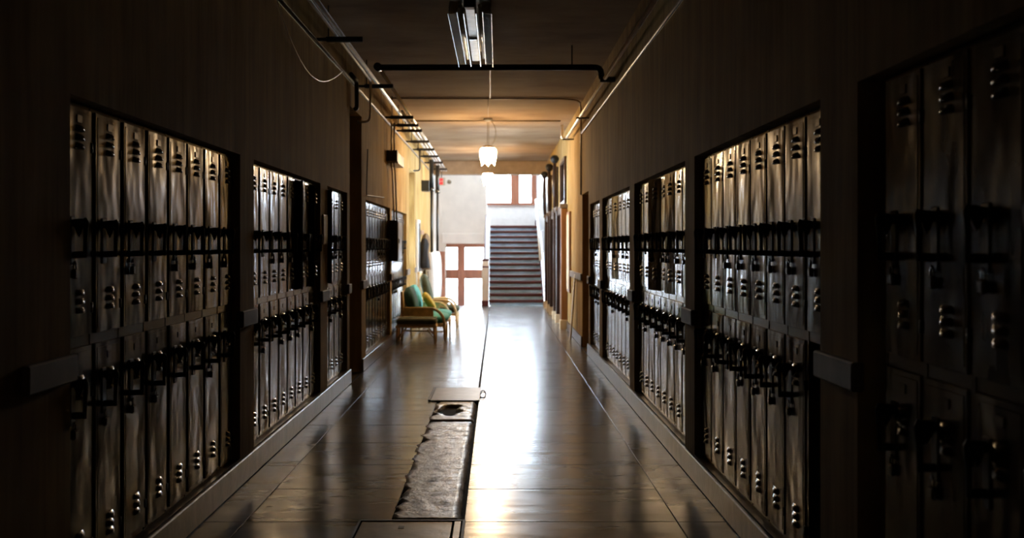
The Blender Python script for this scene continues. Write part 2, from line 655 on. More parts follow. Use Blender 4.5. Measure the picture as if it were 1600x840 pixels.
def louver_mesh():
    g = MB()
    n = 8
    w_, hh, dd = 0.075, 0.026, 0.016
    rows = []
    for i in range(n + 1):
        t = i / n
        s_ = max(0.12, math.sin(PI * t) ** 0.6)
        x = -w_ / 2 + w_ * t
        rows.append([g.bm.verts.new((x, 0.001, hh / 2)), g.bm.verts.new((x, -dd * 0.75 * s_, hh * 0.12)),
                     g.bm.verts.new((x, -dd * s_, -hh * 0.38)), g.bm.verts.new((x, 0.001, -hh / 2))])
    for a, b_ in zip(rows, rows[1:]):
        for k in range(3):
            f = g.bm.faces.new((a[k], a[k + 1], b_[k + 1], b_[k]))
            f.smooth = k < 2
    return g


def handle_mesh():
    """pull handle: back plate, thick lever arm with a drop on top, thin lower arm, upright grip"""
    g = MB()
    g.box(-0.022, 0.022, -0.006, 0.002, -0.10, 0.085, 0.003)
    g.tube([(0, 0, 0.058), (0, -0.03, 0.06), (0, -0.047, 0.064)], [0.015, 0.017, 0.012], 8)
    g.lathe([(0.001, -0.052), (0.011, -0.034), (0.019, -0.008), (0.018, 0.008), (0.010, 0.016), (0.001, 0.018)], (0, -0.026, 0.058), 8)
    g.tube([(0, 0, -0.062), (0, -0.035, -0.06), (0, -0.047, -0.06)], [0.013, 0.013, 0.011], 8)
    g.tube([(0, -0.048, 0.078), (0, -0.053, 0.06), (0, -0.050, 0), (0, -0.048, -0.072)], [0.008, 0.011, 0.008, 0.008], 8)
    return g.mesh('handle', 'black_iron')


def padlock_mesh():
    g = MB()
    g.box(-0.016, 0.016, -0.022, -0.004, -0.038, 0, 0.005)
    g.tube([(-0.010, -0.013, 0), (-0.010, -0.013, 0.018), (0, -0.013, 0.028), (0.010, -0.013, 0.018), (0.010, -0.013, 0)], 0.003, 6)
    return g.mesh('padlock', 'lock_steel')


BODY = locker_body_mesh()
DOOR = {k: door_mesh(z1 - z0) for k, (z0, z1) in DZ.items()}
HANDLE = handle_mesh()
LOUV = louver_mesh().mesh('louver', 'locker')
HINGE = MB().tube([(0, 0, -0.02), (0, 0, 0.02)], 0.0065, 6).mesh('hinge', 'black_iron')
LOCK = padlock_mesh()
CARD = MB().box(-0.022, 0.022, -0.003, 0, -0.014, 0.014).mesh('card_holder', 'lock_steel')
# joined louvers for the far lockers
g = MB()
g.bm.free()
g.bm = bmesh.new()
_lm = LOUV
for zb in (0.0,):
    for k in (-1, 0, 1):
        tmp = bmesh.new()
        tmp.from_mesh(_lm)
        bmesh.ops.translate(tmp, verts=tmp.verts, vec=(0, 0, 0.034 * k))
        me_ = bpy.data.meshes.new('tmp')
        tmp.to_mesh(me_)
        g.bm.from_mesh(me_)
        tmp.free()
LOUV3 = g.mesh('louvers', 'locker')


def locker(wall, yc, label, group, near, opened=None, missing=(), locks=()):
    rz = PI / 2 if wall == 'left' else -PI / 2
    x = LL if wall == 'left' else LR
    t = thing('locker', label, 'locker', (x, yc, 0.0), rz, group)
    inst('body', BODY, t)
    for tier, (z0, z1) in DZ.items():
        if tier in missing:
            continue
        ang = (opened or {}).get(tier, 0.0)
        d = inst('door', DOOR[tier], t, (LW / 2 - 0.018, -0.001, z0), R(ang) + R(random.uniform(0, 0.9)))
        if ang > 5:
            d['label'] = 'door standing ajar'
        dx = -(LW - 0.036) / 2
        h = z1 - z0
        zh = 0.376 if tier == 'upper' else 0.70
        zt = h - 0.115 if tier == 'upper' else h - 0.155
        inst('handle', HANDLE, d, (dx - 0.055, -0.008, zh))
        for zc in (zt, 0.135):
            if near:
                for k in (-1, 0, 1):
                    inst('louver', LOUV, d, (dx + 0.015, -0.009, zc + 0.034 * k))
            else:
                o = inst('louvers', LOUV3, d, (dx + 0.015, -0.009, zc))
                o['kind'] = 'stuff'
            if near:
                inst('hinge', HINGE, d, (0.004, -0.006, zc - 0.03))
        if near:
            inst('card_holder', CARD, d, (dx + 0.01, -0.009, h - 0.055 if tier == 'lower' else h - 0.045))
        if tier in locks:
            inst('padlock', LOCK, d, (dx - 0.055, -0.006, zh - 0.115))
    return t


ORD = ['first', 'second', 'third', 'fourth', 'fifth', 'sixth', 'seventh', 'eighth', 'ninth']


def bank(wall, y0, y1, n, where, group, near, special=None):
    special = special or {}
    pad = (y1 - y0 - n * LW) / 2
    for i in range(n):
        sp = dict(special.get(i, {}))
        note = sp.pop('note', '')
        locks = tuple(k for k in ('upper', 'lower') if random.random() < (0.7 if near else 0.45))
        lab = f'{ORD[i]} metal locker {where}' + (f', {note}' if note else '')
        locker(wall, y0 + pad + LW * (i + 0.5), lab, group, near, locks=locks, **sp)


bank('left', 3.66, 6.08, 8, 'in the closest bank on the left, counted from the camera', 'lockers of the closest bank on the left', True)
bank('left', 6.42, 8.84, 8, 'in the second bank on the left, from the camera', 'lockers of the second bank on the left', True,
     {5: dict(opened={'upper': 12}, note='upper door ajar'), 7: dict(opened={'upper': 10.5}, note='upper door ajar')})
bank('left', 9.20, 10.42, 4, 'in the short bank before the dark left doorway', 'lockers of the short bank on the left', True,
     {0: dict(opened={'upper': 17}, note='upper door ajar')})
bank('left', 11.88, 14.60, 9, 'of the bank just past the dark doorway on the left', 'lockers past the left doorway', False)
bank('left', 14.80, 17.22, 8, 'of the bank beside the wooden settee on the left', 'lockers beside the settee', False)
bank('right', 1.35, 3.40, 6, 'from the camera in the shadowed closest bank on the right', 'lockers of the closest bank on the right', True)
bank('right', 3.79, 6.21, 8, 'in the second bank on the right, from the camera', 'lockers of the second bank on the right', True,
     {0: dict(missing=('lower',), note='lower door gone')})
bank('right', 6.52, 8.94, 8, 'in the third bank on the right, from the camera', 'lockers of the third bank on the right', True,
     {2: dict(opened={'upper': 5}, note='door cracked open'), 4: dict(opened={'upper': 13}, note='upper door ajar')})
bank('right', 9.24, 11.66, 8, 'in the fourth bank on the right, from the camera', 'lockers of the fourth bank on the right', False,
     {4: dict(opened={'upper': 8}, note='upper door ajar')})
bank('right', 11.98, 13.20, 4, 'of the short bank just before the doorway on the right', 'lockers of the short bank on the right', False)

# ------------------------------------------------------------------ doors in the recessed doorways


def recessed_door(name, x, sgn, y0, y1, h):
    """dark wood leaf with two panels; sgn points from the corridor into the wall"""
    d = struct(MB().box(x, x + sgn * 0.045, y0 + 0.09, y1 - 0.09, 0.004, 2.08, 0.003).build(name, 'dark_wood'))
    g = MB()
    g.box(x - sgn * 0.02, x + sgn * 0.06, y0, y0 + 0.085, 0, min(h, 2.9), 0.004)
    g.box(x - sgn * 0.02, x + sgn * 0.06, y1 - 0.085, y1, 0, min(h, 2.9), 0.004)
    g.box(x - sgn * 0.02, x + sgn * 0.06, y0 + 0.085, y1 - 0.085, 2.09, 2.17, 0.004)
    g.build('door_frame', 'dark_wood', d)
    for z0, z1 in ((0.22, 0.95), (1.1, 1.92)):
        MB().box(x - sgn * 0.012, x, y0 + 0.2, y1 - 0.2, z0, z1, 0.008).build('door_panel', 'brown_wood', d)
    k = MB().lathe([(0.001, 0), (0.012, 0.004), (0.012, 0.03), (0.026, 0.045), (0.026, 0.062), (0.001, 0.072)], (0, 0, 0), 12)
    o = k.build('door_knob', 'brass', d, (x, y0 + 0.15, 1.0))
    o.rotation_euler = (0, R(-90 * sgn), 0)
    if h > 2.4:
        MB().box(x + sgn * 0.01, x + sgn * 0.03, y0 + 0.085, y1 - 0.085, 2.17, h, 0).build('transom_panel', 'dark_wood', d)


recessed_door('door_1', -1.95, -1, 10.58, 11.52, 2.95)
g = MB()
for a_, b_, c_, d_ in ((17.70, 17.84, 0, 2.85), (18.76, 18.90, 0, 2.85), (17.84, 18.76, 2.04, 2.16), (17.84, 18.76, 2.75, 2.85), (17.84, 18.76, 0, 0.3), (17.84, 18.76, 0.9, 1.02)):
    g.box(-2.0, -1.94, a_, b_, c_, d_, 0.004)
gd = struct(g.build('door_2', 'brown_wood'))  # glazed leaf added so daylight reaches the right wall
for c_, d_ in ((2.16, 2.75), (1.02, 2.04), (0.3, 0.9)):
    MB().box(-1.975, -1.969, 17.84, 18.76, c_, d_).build('door_pane', 'glass', gd)
recessed_door('door_3', 1.62, 1, 13.40, 14.40, 2.20)

# ------------------------------------------------------------------ far end: beam, stairwell, exit
struct(MB().box(-2.2, 1.9, YEND - 0.1, YEND + 0.25, 3.22, CEIL, 0.01).build('beam', 'beam_brown'))
SX0, SX1 = -0.205, 1.12         # stair width
NR, RIS, TR = 14, 0.1465, 0.28
YL = YEND + (NR - 1) * TR       # landing edge
ZL = NR * RIS
YW = 29.7
st = thing('staircase', 'straight flight of dark red stairs with sky-tinted pale blue risers at the corridor end', 'stairs', (0, YEND, 0))
for k in range(NR):
    y = k * TR
    MB().box(SX0, SX1, y, y + 0.03, k * RIS, (k + 1) * RIS - 0.08).build('riser', 'stair_blue_skylit', st)
    if k < NR - 1:
        MB().box(SX0, SX1, y - 0.028, y + TR + 0.03, (k + 1) * RIS - 0.08, (k + 1) * RIS, 0.012).build('tread', 'stair_red', st)
MB().box(SX0, SX1, YL - YEND - 0.028, YW - YEND - 0.02, ZL - 0.08, ZL, 0.01).build('landing', 'stair_red', st)
# wall strings
for x0, x1 in ((SX1, XR),):
    MB().prism([(-0.05, 0), (0.25, 0), (YL - YEND + 0.1, ZL - 0.1), (YW - YEND - 0.02, ZL - 0.1), (YW - YEND - 0.02, ZL + 0.16), (YL - YEND, ZL + 0.2), (-0.05, 0.22)],
               'x', x0 - 0.0, x0 + 0.025).build('wall_string', 'stair_red', st)
# end pier and sloping parapet on the exit side
pier = thing('stair_pier', 'cream stair end pier with dark red cap and base', 'pier', (-0.302, YEND - 0.06, 0))
MB().box(-0.078, 0.078, -0.16, 0.2, 0, 1.10, 0.004).build('shaft', 'cream', pier)
MB().box(-0.095, 0.095, -0.18, 0.2, 1.10, 1.145, 0.008).build('cap', 'stair_red', pier)
MB().box(-0.088, 0.088, -0.17, 0.2, 0.935, 0.975, 0.004).build('band', 'stair_red', pier)
MB().box(-0.09, 0.09, -0.175, 0.2, 0, 0.135, 0.006).build('plinth', 'stair_red', pier)
par = thing('stair_parapet', 'white sloping parapet with dark red coping beside the stairs', 'parapet', (0, YEND, 0))
MB().prism([(0.15, -0.75), (YL - YEND - 0.16, -0.75), (YL - YEND - 0.16, 2.27), (YL - YEND - 0.2, 2.25), (0.15, 0.95)], 'x', -0.31, -0.212).build('panel', 'white_paint', par)
MB().prism([(0.15, 0.95), (YL - YEND - 0.2, 2.25), (YL - YEND - 0.16, 2.27), (YL - YEND - 0.16, 2.34), (YL - YEND - 0.2, 2.32), (0.15, 1.02)], 'x', -0.335, -0.30).build('coping', 'stair_red', par)
hr = thing('stair_handrail', 'white sloping handrail on brackets along the far wall of the stairs', 'handrail', (0, 0, 0))
MB().tube([(1.075, 24.75, 1.12), (1.09, 27.9, 2.76)], 0.035, 10).build('rail', 'white_paint', hr)
for y in (25.3, 26.4, 27.5):
    z = 1.12 + (y - 24.75) * 1.64 / 3.15
    MB().tube([(1.08, y, z), (1.09, y, z - 0.07), (1.215, y, z - 0.09)], 0.012, 6).build('bracket', 'white_paint', hr)
# stairwell shell
struct(MB().box(XR, 1.9, YEND, YW + 0.3, -1.0, 6.3).build('wall_stair_right', 'white_paint'))
struct(MB().box(-2.2, XL - 0.1, YEND, 28.6, -1.0, 6.3).build('wall_stair_left', 'cream'))
g = MB()
SKX0, SKX1, SKY0, SKY1 = -0.2, 1.1, 26.1, 28.3  # opening for an unseen skylight, added to brighten the stairwell
g.box(-2.2, SKX0, YEND + 0.05, YW + 0.3, 6.1, 6.3)
g.box(SKX1, 1.9, YEND + 0.05, YW + 0.3, 6.1, 6.3)
g.box(SKX0, SKX1, YEND + 0.05, SKY0, 6.1, 6.3)
g.box(SKX0, SKX1, SKY1, YW + 0.3, 6.1, 6.3)
struct(g.build('ceiling_stair', 'white_paint'))
sk = MB()
for k in range(5):
    yy = SKY0 + (SKY1 - SKY0 - 0.05) * k / 4
    sk.box(SKX0, SKX1, yy, yy + 0.05, 6.2, 6.28)
sky_l = struct(sk.build('added_skylight', 'white_paint'))  # bars of the added skylight
MB().box(SKX0, SKX1, SKY0, SKY1, 6.285, 6.293).build('added_skylight_pane', 'glass', sky_l)
struct(MB().box(-2.2, 1.9, YEND + 0.05, YEND + 0.25, CEIL + 0.2, 6.1).build('wall_stair_front', 'cream'))
# rear wall of the landing with the window opening
WZ0, WZ1 = 2.76, 4.25
WX0, WX1 = -0.36, 1.17
g = MB()
g.box(-0.42, XR, YW, YW + 0.3, -1.0, WZ0)
g.box(-0.42, XR, YW, YW + 0.3, WZ1, 6.1)
g.box(WX1, XR, YW, YW + 0.3, WZ0, WZ1)
struct(g.build('wall_landing', 'white_paint'))
win = struct(MB().box(WX0 - 0.02, WX1 + 0.04, YW - 0.06, YW + 0.1, WZ0 - 0.075, WZ0, 0.008).build('window_1', 'red_wood'))
MB().box(0.40, 0.665, YW - 0.01, YW + 0.12, WZ0, WZ1, 0.008).build('mullion', 'red_wood', win)
MB().box(1.01, WX1, YW - 0.01, YW + 0.12, WZ0, WZ1, 0.008).build('window_jamb', 'red_wood', win)
MB().box(-0.42, 1.05, YW, YW + 0.12, WZ1 - 0.08, WZ1, 0.008).build('window_head', 'red_wood', win)
MB().box(-0.42, 0.43, YW + 0.06, YW + 0.068, WZ0, WZ1 - 0.08).build('window_pane', 'glass', win)
MB().box(0.635, 1.05, YW + 0.06, YW + 0.068, WZ0, WZ1 - 0.08).build('window_pane', 'glass', win)
# exit vestibule, four steps down, and the exit wall
ZV = -0.74
YD = 28.0
ve = MB()
ve.box(-2.2, -0.2, YEND + 1.1, YD + 0.3, ZV - 0.2, ZV)
struct(ve.build('floor_vestibule', 'slab'))
ds = thing('vestibule_steps', 'short flight of steps going down to the exit doors', 'steps', (0, YEND, 0))
for k in range(3):
    MB().box(-1.67, -0.34, 0.28 * k, 0.28 * k + 0.30, ZV, -0.185 * (k + 1), 0.006).build('step', 'curb', ds)
g = MB()
DX0, DX1, DTOP = -1.44, -0.36, 1.48
g.box(-1.70, DX0, YD, YD + 0.3, ZV, DTOP + 0.05)
g.box(-1.70, -0.32, YD, YD + 0.3, DTOP + 0.05, 6.1)
g.box(-0.40, -0.30, YD + 0.3, YW + 0.3, -1.0, 6.1)
struct(g.build('wall_exit', 'cream'))
struct(MB().box(-1.55, -0.40, YD - 0.05, YD, DTOP + 0.06, DTOP + 0.34, 0.01).build('trim_3', 'cream'))
ed = MB()
ed.box(DX0 - 0.04, DX1 + 0.04, YD + 0.02, YD + 0.14, DTOP - 0.02, DTOP + 0.06, 0.006)
ed.box(DX0 - 0.04, DX0 + 0.0, YD + 0.02, YD + 0.14, ZV, DTOP - 0.02, 0.006)
exit_door = struct(ed.build('door_4', 'red_wood'))
MB().box(-1.125, -0.91, YD + 0.02, YD + 0.14, ZV, DTOP - 0.02, 0.008).build('mullion', 'red_wood', exit_door)
for x0, x1 in ((DX0, -1.10), (-0.935, DX1)):
    lf = MB()
    lf.box(x0, x1, YD + 0.05, YD + 0.10, 0.54, 0.81, 0.006)
    lf.box(x0, x1, YD + 0.05, YD + 0.10, DTOP - 0.06, DTOP - 0.02, 0.006)
    lf.box(x0, x1, YD + 0.05, YD + 0.10, ZV + 0.01, ZV + 0.28, 0.006)
    leaf = lf.build('door_leaf', 'red_wood', exit_door)
    MB().box(x0, x1, YD + 0.07, YD + 0.078, 0.785, DTOP - 0.06).build('door_pane', 'glass', leaf)
    MB().box(x0, x1, YD + 0.07, YD + 0.078, ZV + 0.28, 0.565).build('door_pane', 'glass', leaf)
ol = thing('open_door_leaf', 'dark reddish wooden door leaf folded open beside the exit panes', 'door', (-1.56, 26.7, ZV))
MB().box(0, 0.045, 0, 0.95, 0, 2.06, 0.004).build('leaf', 'red_wood', ol)
MB().box(-0.02, 0.16, -0.03, 0.0, 0, 2.06, 0.004).build('edge_stile', 'red_wood', ol)
struct(MB().box(-12, 12, YD + 0.45, 60, -1.2, -0.95).build('ground_outside', 'outside_paving'))
ex = thing('exit_sign', 'small red exit sign hanging below the ceiling beam near the corridor end', 'sign', (-1.36, 24.3, 2.94))
MB().box(-0.09, 0.09, -0.03, 0.03, 0, 0.19, 0.006).build('housing', 'notice', ex)
MB().box(-0.085, 0.035, -0.036, -0.03, 0.02, 0.17).build('red_face', 'exit_red', ex)
MB().tube([(0, 0, 0.19), (0, 0, 0.61)], 0.008, 6).build('hanger', 'black_iron', ex)
t_ = bpy.data.curves.new('exit_letters', 'FONT')
t_.body = 'EXIT'
t_.size = 0.055
t_.align_x = 'CENTER'
t_.extrude = 0.001
t_.materials.append(M['tube_white'])
to = bpy.data.objects.new('lettering', t_)
to.parent = ex
to.location = (-0.025, -0.0375, 0.075)
to.rotation_euler = (R(90), 0, 0)
C.objects.link(to)
bpy.context.view_layer.update()
me_ = bpy.data.meshes.new_from_object(to.evaluated_get(bpy.context.evaluated_depsgraph_get()))
mw = (to.location.copy(), to.rotation_euler.copy())
bpy.data.objects.remove(to)
to = inst('lettering', me_, ex, mw[0])
to.rotation_euler = mw[1]
bell = MB().lathe([(0.001, -0.04), (0.045, -0.035), (0.06, -0.015), (0.06, 0.0), (0.001, 0.0)], (0, 0, 0), 18).build('alarm_bell', 'conduit', None, (-1.35, YD, 3.27))
bell.rotation_euler = (R(-90), 0, 0)
tag(bell, 'small round brown alarm bell on the pale wall above the exit', 'bell')

# ------------------------------------------------------------------ pendant lamps


def pendant(y, x, zb, label, s=1.0):
    t = thing('pendant_lamp', label, 'pendant lamp', (x, y, CEIL), 0, 'lit glass pendants down the middle of the ceiling')
    zs = zb - CEIL
    MB().lathe([(0.001, 0), (0.07, 0), (0.075, -0.03), (0.03, -0.05), (0.001, -0.05)], (0, 0, 0), 16).build('canopy', 'grey_box', t)
    MB().tube([(-0.012, 0, -0.05), (-0.012, 0, zs + 0.27 * s)], 0.004, 6).build('rod', 'brass', t)
    MB().tube([(0.012, 0, -0.05), (0.012, 0, zs + 0.27 * s)], 0.004, 6).build('rod', 'brass', t)
    mid = (zs + 0.27 * s) / 2
    MB().tube(ease([(0.05, 0, -0.04), (0.12, 0, mid * 0.6), (0.13, 0, mid * 1.25), (0.05, 0, zs + 0.28 * s)], 0.25, 5), 0.005, 5).build('cord', 'brass', t)
    MB().lathe([(0.001, 0.31 * s), (0.05 * s, 0.305 * s), (0.10 * s, 0.285 * s), (0.118 * s, 0.265 * s), (0.115 * s, 0.263 * s)], (0, 0, zs), 16).build('fitter', 'brass', t)  # fitter made wider to keep lamp light off the ceiling

    def wob(r, z, a, k):
        lob = abs(math.cos(3 * a))
        f = min(1, k / 4)
        return r * (1 - 0.10 * lob * f), (-0.055 * s * (1 - lob) if k >= 6 else 0) * (1 if k == 7 else 0.4)
    prof = [(0.055, 0.262), (0.105, 0.262), (0.135, 0.24), (0.15, 0.20), (0.150, 0.15), (0.142, 0.09), (0.130, 0.05), (0.122, 0.03)]
    MB().lathe([(r * s, z * s) for r, z in prof], (0, 0, zs), 36, wob).build('shade', 'shade', t)


pendant(16.3, -0.15, 2.80, 'lit frosted tulip glass pendant lamp nearer the camera, hung on two thin rods')
pendant(21.6, -0.20, 2.80, 'farther lit frosted tulip glass pendant lamp, in front of the stair window', 0.9)

# ------------------------------------------------------------------ fluorescent fixture near the camera
fx = thing('fluorescent_fixture', 'unlit silver louvred fluorescent fixture hanging under the dark ceiling', 'light fixture', (-0.215, 8.9, 3.26))
FY = 1.15
for s_ in (-1, 1):
    MB().prism([(s_ * 0.168, 0), (s_ * 0.172, 0), (s_ * 0.150, 0.155), (s_ * 0.146, 0.155)], 'y', -FY, FY).build('side_panel', 'mirror_alu', fx)
    MB().prism([(s_ * 0.098, 0.012), (s_ * 0.102, 0.012), (s_ * 0.075, 0.15), (s_ * 0.071, 0.15)], 'y', -FY, FY - 0.08).build('reflector', 'mirror_alu', fx)
    MB().prism([(s_ * 0.045, 0.0), (s_ * 0.052, 0.0), (s_ * 0.047, 0.13), (s_ * 0.041, 0.13)], 'y', -FY, FY - 0.03).build('reflector', 'mirror_alu', fx)
    MB().tube([(s_ * 0.078, -FY + 0.05, 0.075), (s_ * 0.078, FY - 0.1, 0.075)], 0.018, 10).build('fluorescent_tube', 'tube_white', fx)
    for k in range(15):
        y = -FY + 0.08 + k * 0.152
        o = MB().prism([(s_ * 0.105, 0.025), (s_ * 0.164, 0.012), (s_ * 0.150, 0.12), (s_ * 0.09, 0.12)], 'y', y, y + 0.003).build('louver_blade', 'mirror_alu', fx)
MB().box(-0.038, 0.038, -FY + 0.02, FY - 0.06, 0.05, 0.10, 0.004).build('spine', 'tube_white', fx)
MB().box(-0.155, 0.155, -FY, FY, 0.155, 0.185, 0.004).build('housing', 'dark_box', fx)
MB().box(-0.045, 0.045, -FY - 0.1, -FY, 0.03, 0.185, 0.01).build('end_cap', 'black_iron', fx)
MB().box(-0.035, 0.035, -0.02, 0.03, 0.035, 0.06).build('lamp_holder', 'lock_steel', fx)
for y in (-0.8, 0.8):
    MB().tube([(0, y, 0.185), (0, y, 0.29)], 0.006, 6).build('hanger', 'black_iron', fx)

# ------------------------------------------------------------------ pipes
def pipe(name, pts, r, m_, label, cat='pipe', group=None, rr=0.06, n=10):
    o = MB().tube(ease(pts, rr, 4) if len(pts) > 2 else pts, r, n).build(name, m_)
    tag(o, label, cat, group)
    return o


ZP = 3.30
pipe('steel_pipe', [(-1.36, 0.5, ZP), (-1.36, 24.3, ZP)], 0.021, 'steel_pipe', 'long bright steel pipe of the overhead rack, closest to the left wall')
pipe('steel_pipe', [(-1.405, 0.5, ZP - 0.01), (-1.405, 11.05, ZP - 0.01), (-1.42, 11.1, 2.84), (-1.56, 11.1, 2.84)], 0.014, 'steel_pipe',
     'thin steel pipe of the rack turning down beside the tall dark doorway')
pipe('steel_pipe', [(-1.245, 10.4, 3.33), (-1.245, 24.3, ZP)], 0.022, 'steel_pipe', 'bright steel pipe running away from the end of the black cross pipe')
pipe('steel_pipe', [(-1.303, 13.6, ZP), (-1.303, 24.3, ZP)], 0.018, 'steel_pipe', 'middle steel pipe of the overhead rack, starting past the doorway')
pipe('steel_pipe', [(1.12, 0.5, 3.2), (1.12, 16.1, 3.2), (1.05, 16.12, 3.2), (1.05, 16.12, 3.42)], 0.022, 'steel_pipe',
     'long bright steel pipe hung along the right wall below the ceiling', rr=0.04)
pipe('wall_conduit', [(1.215, 0.5, 3.08), (1.215, 14.3, 3.08)], 0.013, 'conduit', 'thin brown conduit fixed to the right wall below the bright pipe', 'conduit')
cp = thing('cross_pipe', 'black sprinkler pipe crossing the corridor just under the ceiling', 'pipe', (0, 10.4, 3.32))
MB().tube(ease([(-1.27, 0, 0), (1.08, 0, 0), (1.09, 0, -0.12), (1.13, 0, -0.12)], 0.07, 4), 0.033, 12).build('run', 'black_pipe', cp)
MB().tube([(-1.245, -0.06, 0.0), (-1.245, 0.05, 0.0)], 0.042, 12).build('elbow', 'black_pipe', cp)
MB().tube([(0.78, 0, 0.02), (0.78, 0, 0.23)], 0.007, 6).build('hanger', 'black_iron', cp)
MB().tube([(1.07, -0.03, -0.13), (1.225, -0.03, -0.13)], 0.03, 10).build('tee', 'black_pipe', cp)
o = MB().box(1.05, 1.23, 16.0, 16.05, 3.165, 3.185).build('pipe_bracket', 'black_iron')
tag(o, 'small dark bracket holding the end of the right wall pipe', 'bracket')
o = MB().box(1.06, 1.23, 13.35, 13.4, 3.165, 3.185).build('pipe_bracket', 'black_iron')
tag(o, 'dark bracket under the right wall pipe above the doorway', 'bracket')
BR = [8.67, 11.2, 13.9, 14.8, 15.5, 17.1, 18.5, 19.9, 21.4, 23.2]
BN = ['closest to the camera', 'beside the black cross pipe', 'third from the camera', 'fourth from the camera',
      'fifth from the camera', 'sixth from the camera', 'seventh from the camera', 'eighth from the camera', 'second last before the beam', 'last before the beam']
for y, nn in zip(BR, BN):
    t = thing('pipe_hanger', f'black bar pipe bracket under the steel pipes, {nn}', 'pipe hanger', (-1.33, y, 3.23), 0, 'bar brackets of the pipe rack')
    MB().box(-0.16, 0.16, -0.02, 0.02, 0, 0.045, 0.004).build('bar', 'black_iron', t)
    MB().tube([(-0.14, 0, 0.04), (-0.14, 0, 0.32)], 0.006, 6).build('rod', 'black_iron', t)
    MB().box(-0.24, -0.16, -0.012, 0.012, 0.008, 0.036).build('wall_stub', 'black_iron', t)
pipe('wall_conduit', [(-1.553, 1.5, 3.21), (-1.553, 23.5, 3.21)], 0.016, 'conduit', 'long brown conduit fixed high along the left wall under the pipe rack', 'conduit')
pipe('drop_pipe', [(-1.52, 10.35, 3.24), (-1.52, 10.75, 3.24), (-1.52, 10.78, 2.95), (-1.55, 10.78, 2.93)], 0.024, 'black_pipe',
     'short thick black elbow pipe dropping in front of the tall dark doorway head', rr=0.05)
pts = [(-1.545, 6.9 + 3.1 * t, 3.22 - 0.42 * math.sin(PI * t) ** 0.9 * (1 - 0.35 * t)) for t in [k / 16 for k in range(17)]]
pipe('hanging_wire', pts, 0.004, 'steel_pipe', 'thin loose wire sagging from the conduit on the left wall', 'wire', n=5)
# ceiling conduits
pipe('ceiling_conduit', [(-1.5, 14.0, 3.535), (0.95, 14.05, 3.535), (1.17, 14.2, 3.535), (1.215, 14.45, 3.48), (1.215, 14.45, 2.2)], 0.012, 'conduit',
     'thin brown conduit crossing the ceiling and dropping beside the doorway on the right', 'conduit', rr=0.12)
pipe('ceiling_conduit', [(-1.5, 16.55, 3.535), (1.05, 16.55, 3.535)], 0.012, 'conduit', 'straight brown conduit crossing the ceiling above the near pendant lamp', 'conduit')
pipe('ceiling_conduit', [(-0.06, 8.0, 3.54), (-0.10, 14.0, 3.54)], 0.010, 'conduit', 'thin conduit along the ceiling centre behind the fluorescent fixture', 'conduit')
pipe('ceiling_conduit', [(-0.13, 14.0, 3.54), (-0.15, 16.3, 3.54)], 0.004, 'conduit', 'thin wire along the ceiling up to the near pendant lamp', 'wire')
pipe('wall_conduit', [(-1.53, 11.75, 2.6), (-1.55, 11.8, 2.06), (-1.55, 13.6, 2.12)], 0.007, 'black_iron', 'thin black cable bent along the wall above the lockers past the dark doorway', 'cable')

# wall boxes on the left
wb = thing('wireway_box', 'long grey metal wiring box high on the left wall on two conduits', 'electrical box', (-1.57, 14.1, 2.66))
MB().box(0, 0.155, 0, 0.12, 0, 0.155, 0.004).build('shaded_end', 'dark_box', wb)  # camera-facing end of the same box, coloured dark for its shade
MB().box(0.0, 0.155, 0.12, 1.0, -0.02, 0.135, 0.004).build('lit_trough', 'grey_box', wb)  # rest of the box, grey for its lit corridor side
for k, x in enumerate((-1.515, -1.475)):
    pipe('box_conduit', [(x, 14.25, 3.22), (x, 14.25, 2.82)], 0.012, 'conduit', ['brown conduit', 'brown conduit beside it'][0] + f' rising from the grey wiring box, {["against the wall", "outer of the two"][k]}', 'conduit')
    pipe('box_conduit', [(x, 14.22, 2.655), (x, 14.4, 2.5), (x, 14.6, 1.84)], 0.012, 'conduit', f'dark conduit between the two electrical boxes, {["against the wall", "outer of the two"][k]}', 'conduit')
eb = thing('electrical_panel', 'black electrical panel box on the left wall below the grey wiring box', 'electrical box', (-1.57, 14.5, 1.235))
MB().box(0, 0.12, 0, 0.58, 0, 0.60, 0.005).build('case', 'dark_box', eb)
MB().box(0.12, 0.128, 0.03, 0.55, 0.03, 0.57, 0.003).build('cover', 'grey_box', eb)
MB().box(0.128, 0.14, 0.06, 0.09, 0.26, 0.33, 0.003).build('latch', 'lock_steel', eb)
nt_ = thing('wall_notice', 'small pale framed notice on the pilaster between two locker banks on the left', 'notice', (XL, 8.93, 1.47))
MB().box(0, 0.012, 0, 0.22, 0, 0.27, 0.003).build('frame', 'brown_wood', nt_)
MB().box(0.012, 0.014, 0.015, 0.205, 0.015, 0.255).build('sheet', 'notice', nt_)

